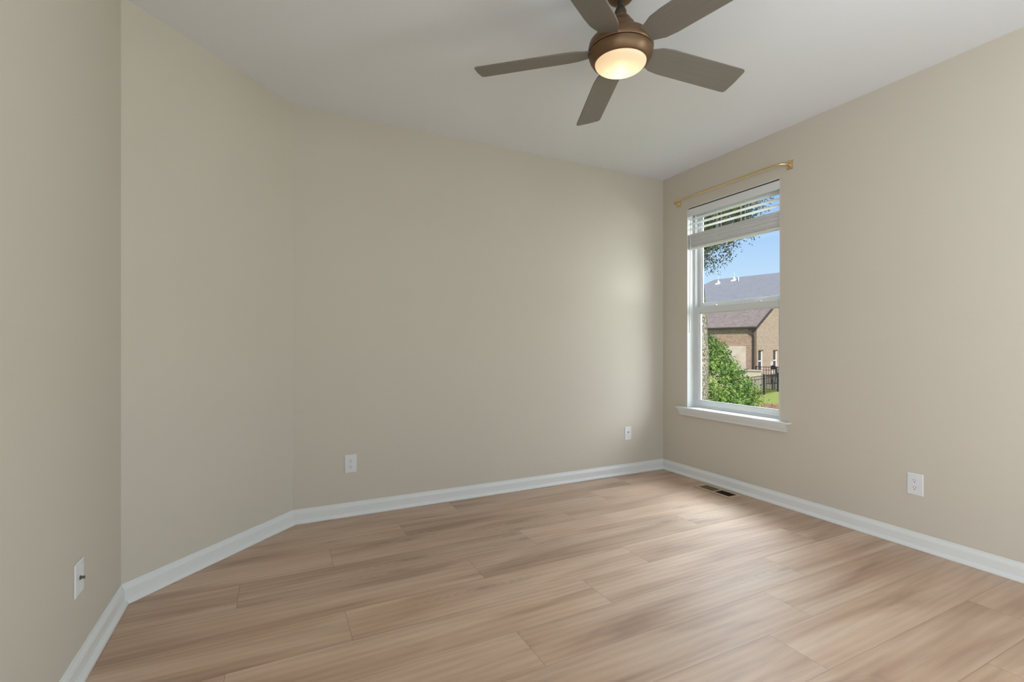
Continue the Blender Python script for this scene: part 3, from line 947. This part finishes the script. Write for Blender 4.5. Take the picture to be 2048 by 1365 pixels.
for (a0, a1, b0, b1, n_) in ((-1.44, -.06, .06, .06, 8), (-1.44, -1.44, .06, 5.6, 30)):
    d_ = HL(a1, b1, 0) - HL(a0, b0, 0); ln_ = d_.length; d_.normalize(); s_ = Vector((-d_.y, d_.x, 0)); o_ = HL(a0, b0, 0)
    bm = bmesh.new()
    for z0_, z1_ in ((-.38, -.34), (-.93, -.90), (-.60, -.575)):
        obox(bm, o_, d_, s_, Z, 0, ln_, -.016, .016, z0_, z1_)
    child('rail', bm, M_black, rl)
    bm = bmesh.new()
    for i in range(1, n_):
        obox(bm, o_ + d_ * (ln_ * i / n_), d_, s_, Z, -.011, .011, -.011, .011, -.93, -.35)
    child('picket_row', bm, M_black, rl)
for a_, b_ in ((-.06, .06), (-1.44, .06), (-1.44, 1.9), (-1.44, 3.75), (-1.44, 5.6)):
    bm = bmesh.new(); obox(bm, HL(a_, b_, 0), U1, U2, Z, -.033, .033, -.033, .033, -1.0, -.31)
    child('post', bm, M_black, rl)
# utility box on the gable wall
ub = thing('utility_box', 'small pale utility box fixed to the gable wall', 'box', HL(-.005, 2.85, -.35))
bm = bmesh.new(); obox(bm, HL(0, 2.85, 0), U1, U2, Z, -.12, -.004, -.09, .09, -.38, -.06)
child('box_body', bm, MT('box_grey', (.55, .56, .55), .5).m, ub, bevel=.01)
bm = bmesh.new(); tube(bm, [HL(-.07, 2.85, -.38), HL(-.07, 2.85, -.95)], .03, 8)
child('conduit', bm, M_white, ub)
# black gas grill on the lawn by the patio
gp = HL(-1.08, .50, -1.0)
gr = thing('barbecue_grill', 'small black covered barbecue standing on the patio behind the railing', 'grill', gp)
bm = bmesh.new()
lid = []
for i in range(9):
    a = PI * i / 8
    lid.append((0, -.30 * math.cos(a), .95 + .30 * math.sin(a)))
prism(bm, [(-.28, y, z) for _, y, z in lid], (.56, 0, 0)); obj('lid', bm, M_black, gr, smooth=True)
bm = bmesh.new(); box(bm, -.28, .28, -.30, .30, .72, .95); obj('firebox', bm, M_black, gr, bevel=.02)
for sx_ in (-.25, .25):
    for sy_ in (-.25, .25):
        bm = bmesh.new(); box(bm, sx_ - .02, sx_ + .02, sy_ - .02, sy_ + .02, 0, .72); obj('leg', bm, M_black, gr)
bm = bmesh.new(); box(bm, -.25, .25, -.25, .25, .15, .18); obj('shelf', bm, M_black, gr)
gr.rotation_euler = (0, 0, .5); gr.scale = (.55, .55, .62)
# patio chairs on the lawn
def chair(loc, rz, label):
    t = thing('patio_chair', label, 'chair', loc, rz)
    bm = bmesh.new(); box(bm, -.23, .23, -.22, .22, .40, .44); obj('seat', bm, M_black, t, bevel=.01)
    bm = bmesh.new()
    for x in (-.18, -.09, 0, .09, .18): obox(bm, (x, .21, .44), (1, 0, 0), (0, .98, -.17), (0, .17, .98), -.018, .018, -.01, .01, 0, .52)
    obox(bm, (0, .21, .44), (1, 0, 0), (0, .98, -.17), (0, .17, .98), -.23, .23, -.015, .015, .50, .56)
    obj('backrest', bm, M_black, t)
    for x in (-.21, .21):
        for y in (-.20, .20):
            bm = bmesh.new(); box(bm, x - .018, x + .018, y - .018, y + .018, 0, .40); obj('leg', bm, M_black, t)
    return t
chair(P(17.62, 32.7, GZ), 2.2, 'left black slatted outdoor chair on the lawn below the patio')
chair(P(18.20, 32.9, GZ), 1.7, 'right black slatted outdoor chair on the lawn below the patio')

# ---- lawn fence --------------------------------------------------------
FD = Vector((.70, .714)); F0 = (15.50, 29.4)
fbase = P(*F0, GZ)
fence = thing('metal_fence', 'black aluminium picket fence crossing the lawn', 'fence', fbase)
fdir = (P(F0[0] + FD.x, F0[1] + FD.y) - P(*F0)).normalized()
fn = Vector((-fdir.y, fdir.x, 0))
SP = 2.80
for i in range(-2, 2):
    bm = bmesh.new()
    obox(bm, fdir * (SP * i), fdir, fn, Z, -.045, .045, -.045, .045, 0, 1.22)
    obox(bm, fdir * (SP * i), fdir, fn, Z, -.055, .055, -.055, .055, 1.22, 1.25)
    obj('post', bm, M_black, fence)
    if i < 1:
        bm = bmesh.new()
        for zz in (.12, .98, 1.16):
            obox(bm, fdir * (SP * i), fdir, fn, Z, .045, SP - .045, -.015, .015, zz, zz + .035)
        for j in range(1, 15):
            obox(bm, fdir * (SP * (i + j / 15)), fdir, fn, Z, -.009, .009, -.009, .009, .05, 1.18)
        obj('picket_panel', bm, M_black, fence)

# ---- far house with the big slate-grey hip roof -------------------------
RL = P(25.6, 60.3)        # left end of its ridge
RZt = 9.52
def FL(a, b, z): return RL - U1 * a + U2 * b + Z * z
fh = thing('hip_roof_house', 'large house behind with a broad slate-grey hip roof', 'house', RL + Z * GZ)
HW = 8.6; EZ2 = 4.0; RLEN = 16.0
bm = bmesh.new(); uvl = bm.loops.layers.uv.new('wall')
r0, r1 = FL(0, 0, RZt), FL(RLEN, 0, RZt)
c_ = [FL(-HW, -HW, EZ2), FL(RLEN + HW, -HW, EZ2), FL(RLEN + HW, HW, EZ2), FL(-HW, HW, EZ2)]
sl2 = math.hypot(HW, RZt - EZ2)
uvquad(bm, uvl, [c_[0], c_[1], r1, r0], [(0, 0), (RLEN + 2 * HW, 0), (RLEN + HW, sl2), (HW, sl2)])
uvquad(bm, uvl, [c_[1], c_[2], r1], [(0, 0), (2 * HW, 0), (HW, sl2)])
uvquad(bm, uvl, [c_[2], c_[3], r0, r1], [(0, 0), (RLEN + 2 * HW, 0), (RLEN + HW, sl2), (HW, sl2)])
uvquad(bm, uvl, [c_[3], c_[0], r0], [(0, 0), (2 * HW, 0), (HW, sl2)])
uvquad(bm, uvl, c_[::-1], [(0, 0), (1, 0), (1, 1), (0, 1)])
bmesh.ops.remove_doubles(bm, verts=bm.verts[:], dist=.001)
child('roof', bm, M_sh2, fh)
bm = bmesh.new()
obox(bm, RL, U1 * -1, U2, Z, -HW + .5, RLEN + HW - .5, -HW + .5, HW - .5, GZ, EZ2 + .1)
child('brick_walls', bm, MT('far_brick', (0.28, 0.17, 0.12), .9).m, fh)
slp = (RZt - EZ2) / HW
def vent(a, b, kind):
    zz = RZt - abs(b) * slp
    bm = bmesh.new(); p0 = FL(a, b, zz)
    if kind == 'dome':
        prism(bm, [p0 + (U1 * -1) * x + U2 * y + Z * (y * slp + .02) for x, y in ((-.34, -.22), (.20, -.22), (.20, .16), (-.34, .16))], (0, 0, .04))
        tube(bm, [p0 - Z * .2, p0 + Z * .20, p0 + Z * .32, p0 + Z * .40], [.17, .15, .10, .03], 12)
        tube(bm, [p0 + Z * .36, p0 + Z * .95], .02, 8)
        tube(bm, [p0 + Z * .66, p0 + Z * .69], [.10, .10], 10)
    else:
        tube(bm, [p0 - Z * .2, p0 + Z * .45], .055, 10)
    child('roof_vent', bm, M_white, fh)
vent(1.0, -1.1, 'dome'); vent(2.75, -.7, 'dome'); vent(3.35, -.9, 'pipe')

# ---- leaves -------------------------------------------------------------
def m_leaf(name, stops):
    m = MT(name, rough=.5, spec=.4)
    at = m.n('ShaderNodeAttribute', attribute_name='lc')
    sp = m.n('ShaderNodeSeparateXYZ'); m.l(at.outputs['Vector'], sp.inputs[0])
    col = m.ramp(sp.outputs[0], stops)
    m.color(col)
    m.b.inputs['Subsurface Weight'].default_value = 0
    out = m.t.nodes['Material Output']
    tr = m.n('ShaderNodeBsdfTranslucent'); m.l(col, tr.inputs[0])
    mx = m.n('ShaderNodeMixShader'); mx.inputs[0].default_value = .35
    m.l(m.b.outputs[0], mx.inputs[1]); m.l(tr.outputs[0], mx.inputs[2]); m.l(mx.outputs[0], out.inputs[0])
    return m.m
M_leaf = m_leaf('shrub_leaf', [(0, (0.045, 0.10, 0.02)), (.4, (0.13, 0.25, 0.045)), (.72, (0.30, 0.44, 0.08)), (.9, (0.46, 0.50, 0.13)), (1, (0.40, 0.27, 0.12))])
M_leaf2 = m_leaf('autumn_leaf', [(0, (0.05, 0.075, 0.03)), (.5, (0.13, 0.17, 0.06)), (.75, (0.27, 0.22, 0.07)), (1, (0.42, 0.17, 0.07))])
def mbark():
    m = MT('bark', rough=.95, spec=.1)
    v = m.tex('Object', (1, 1, .75)); n = m.noise(v, 26, 4, .7)
    m.color(m.ramp(n, [(.36, (0.06, 0.05, 0.036)), (.5, (0.24, 0.21, 0.16)), (.66, (0.50, 0.47, 0.38))]))
    m.bump(n, .8, .02); return m.m
M_bark = mbark()
def leaf(bm, cl_, p, n_, ln, wd, rng, val):
    up = Vector((rng.uniform(-1, 1), rng.uniform(-1, 1), rng.uniform(-1, .6))).normalized()
    t = (up - n_ * up.dot(n_))
    if t.length < .1: return
    t.normalize(); s = n_.cross(t)
    fold = n_ * (wd * .18)
    v = [p, p + t * ln * .45 + s * wd * .5 + fold, p + t * ln, p + t * ln * .45 - s * wd * .5 + fold]
    vv = [bm.verts.new(q) for q in v]
    for tri in ((0, 1, 2), (0, 2, 3)):
        f = bm.faces.new([vv[i] for i in tri])
        for lp in f.loops: lp[cl_] = (val, 0, 0, 1)

# shrub
KS = 1.8
SB = P(3.12 * KS, 8.0 * KS)
SBz = ground_z(SB.x)
shrub = thing('shrub', 'bushy green shrub with pointed leaves outside the window', 'shrub', (SB.x, SB.y, SBz))
rng = random.Random(21)
def SZ(z): return EYE + KS * (z - EYE) - SBz
prof_s = [(-.50, .60), (-.3, .80), (.25, .84), (.48, .80), (.76, .60), (1.02, .42), (1.20, .30), (1.34, .12)]
def rad_at(z):
    for (z0, r0_), (z1, r1_) in zip(prof_s, prof_s[1:]):
        if z0 <= z <= z1: return r0_ + (r1_ - r0_) * (z - z0) / (z1 - z0)
    return .05
bm = bmesh.new(); cl_ = bm.loops.layers.float_color.new('lc')
for c_i in range(1150):
    z = rng.uniform(-.20, 1.30)
    r = rad_at(z) * rng.choice((rng.uniform(.72, 1.0), rng.uniform(.8, 1.12))); th_ = rng.uniform(0, 2 * PI)
    cx_, cy_ = KS * r * math.cos(th_), KS * r * math.sin(th_)
    c0 = Vector((cx_, cy_, SZ(z)))
    tone = rng.uniform(.1, .75) + .2 * (rng.random() < .15)
    outw = Vector((math.cos(th_), math.sin(th_), .45)).normalized()
    for q in range(17):
        off = Vector((rng.gauss(0, .09), rng.gauss(0, .09), rng.gauss(0, .085)))
        nn_ = (outw + Vector((rng.uniform(-.8, .8), rng.uniform(-.8, .8), rng.uniform(-.4, .8)))).normalized()
        leaf(bm, cl_, c0 + off, nn_, rng.uniform(.085, .15), rng.uniform(.028, .046), rng, min(1, max(0, tone + rng.uniform(-.22, .25))))
obj('foliage', bm, M_leaf, shrub, recalc=False)
bm = bmesh.new()
for i in range(9):
    a = rng.uniform(0, 2 * PI); r = rng.uniform(.15, .6); h_ = rng.uniform(.8, 1.9)
    tube(bm, [(0.04 * math.cos(a), .04 * math.sin(a), -.03), (r * .5 * math.cos(a), r * .5 * math.sin(a), h_ * .5), (r * math.cos(a), r * math.sin(a), h_)], [.018, .012, .004], 7)
obj('stem', bm, M_bark, shrub)

# tree
KT = 2.0
TB = P(2.30 * KT, 6.0 * KT); TBz = ground_z(TB.x)
tree = thing('tree', 'slim tree with mottled bark and turning leaves close outside the window', 'tree', (TB.x, TB.y, TBz))
right = Vector((ca, -sa, 0)); dep = Vector((sa, ca, 0))
def T(l_, d_, z): return right * (l_ * KT) + dep * (d_ * KT) + Z * (EYE + KT * (z - EYE) - TBz)
bm = bmesh.new()
tp = [(0, -.13, .17), (0, .2, .135), (.03, .5, .125), (.05, 1.0, .115), (.03, 1.6, .105), (-.02, 2.2, .095), (-.05, 3.0, .08), (0, 4.0, .05), (.05, 4.8, .02)]
tube(bm, [T(l_, 0, z) for l_, z, r in tp], [r * KT for l_, z, r in tp], 18)
obj('trunk', bm, M_bark, tree, smooth=True)
bm = bmesh.new()
for i in range(26):
    a = rng.uniform(0, 2 * PI); z0 = rng.uniform(2.3, 3.9); ln = rng.uniform(.5, 1.1)
    p0 = T(0, 0, z0); p1 = T(math.cos(a) * ln * .5, math.sin(a) * ln * .5, z0 + .2); p2 = T(math.cos(a) * ln, math.sin(a) * ln, z0 + rng.uniform(-.1, .5))
    tube(bm, [p0, p1, p2], [.04, .025, .008], 6)
obj('branches', bm, M_bark, tree)
bm = bmesh.new(); cl_ = bm.loops.layers.float_color.new('lc')
def sprig(c0, spread, cnt, tone):
    for q in range(cnt):
        off = Vector((rng.gauss(0, spread), rng.gauss(0, spread), rng.gauss(0, spread * .7))) * KT
        nn_ = Vector((rng.uniform(-1, 1), rng.uniform(-1, 1), rng.uniform(-.2, 1))).normalized()
        leaf(bm, cl_, c0 + off, nn_, rng.uniform(.040, .068), rng.uniform(.023, .036), rng, min(1, max(0, tone + rng.uniform(-.25, .25))))
for i in range(9000):
    v = Vector((rng.gauss(0, 1), rng.gauss(0, 1), rng.gauss(0, 1))).normalized()
    r = rng.uniform(.2, 1.0) ** .35
    lump = 1 + .12 * math.sin(v.x * 7 + 1) * math.cos(v.y * 6 + v.z * 5)
    k_ = 1.27 * r * lump
    sprig(T(v.x * k_ - .40, v.y * k_, 3.32 + v.z * k_), .042, 13, rng.choice((.15, .3, .4, .5, .9)))
# sprays reaching out of the crown
for (l_, z, sp_, n_) in ((.62, 2.55, .05, 26), (.70, 2.50, .04, 14), (.45, 2.42, .06, 26), (.30, 2.25, .06, 24), (.18, 2.12, .05, 18), (.60, 3.02, .06, 22), (.72, 3.02, .05, 12),
                      (.82, 2.90, .03, 12), (.90, 2.86, .025, 10), (.74, 2.82, .04, 14), (.64, 2.76, .04, 14), (.80, 3.15, .05, 12), (.9, 3.2, .03, 9)):
    sprig(T(l_, 0, z), sp_, n_, rng.choice((.3, .45, .6)))
obj('foliage', bm, M_leaf2, tree, recalc=False)
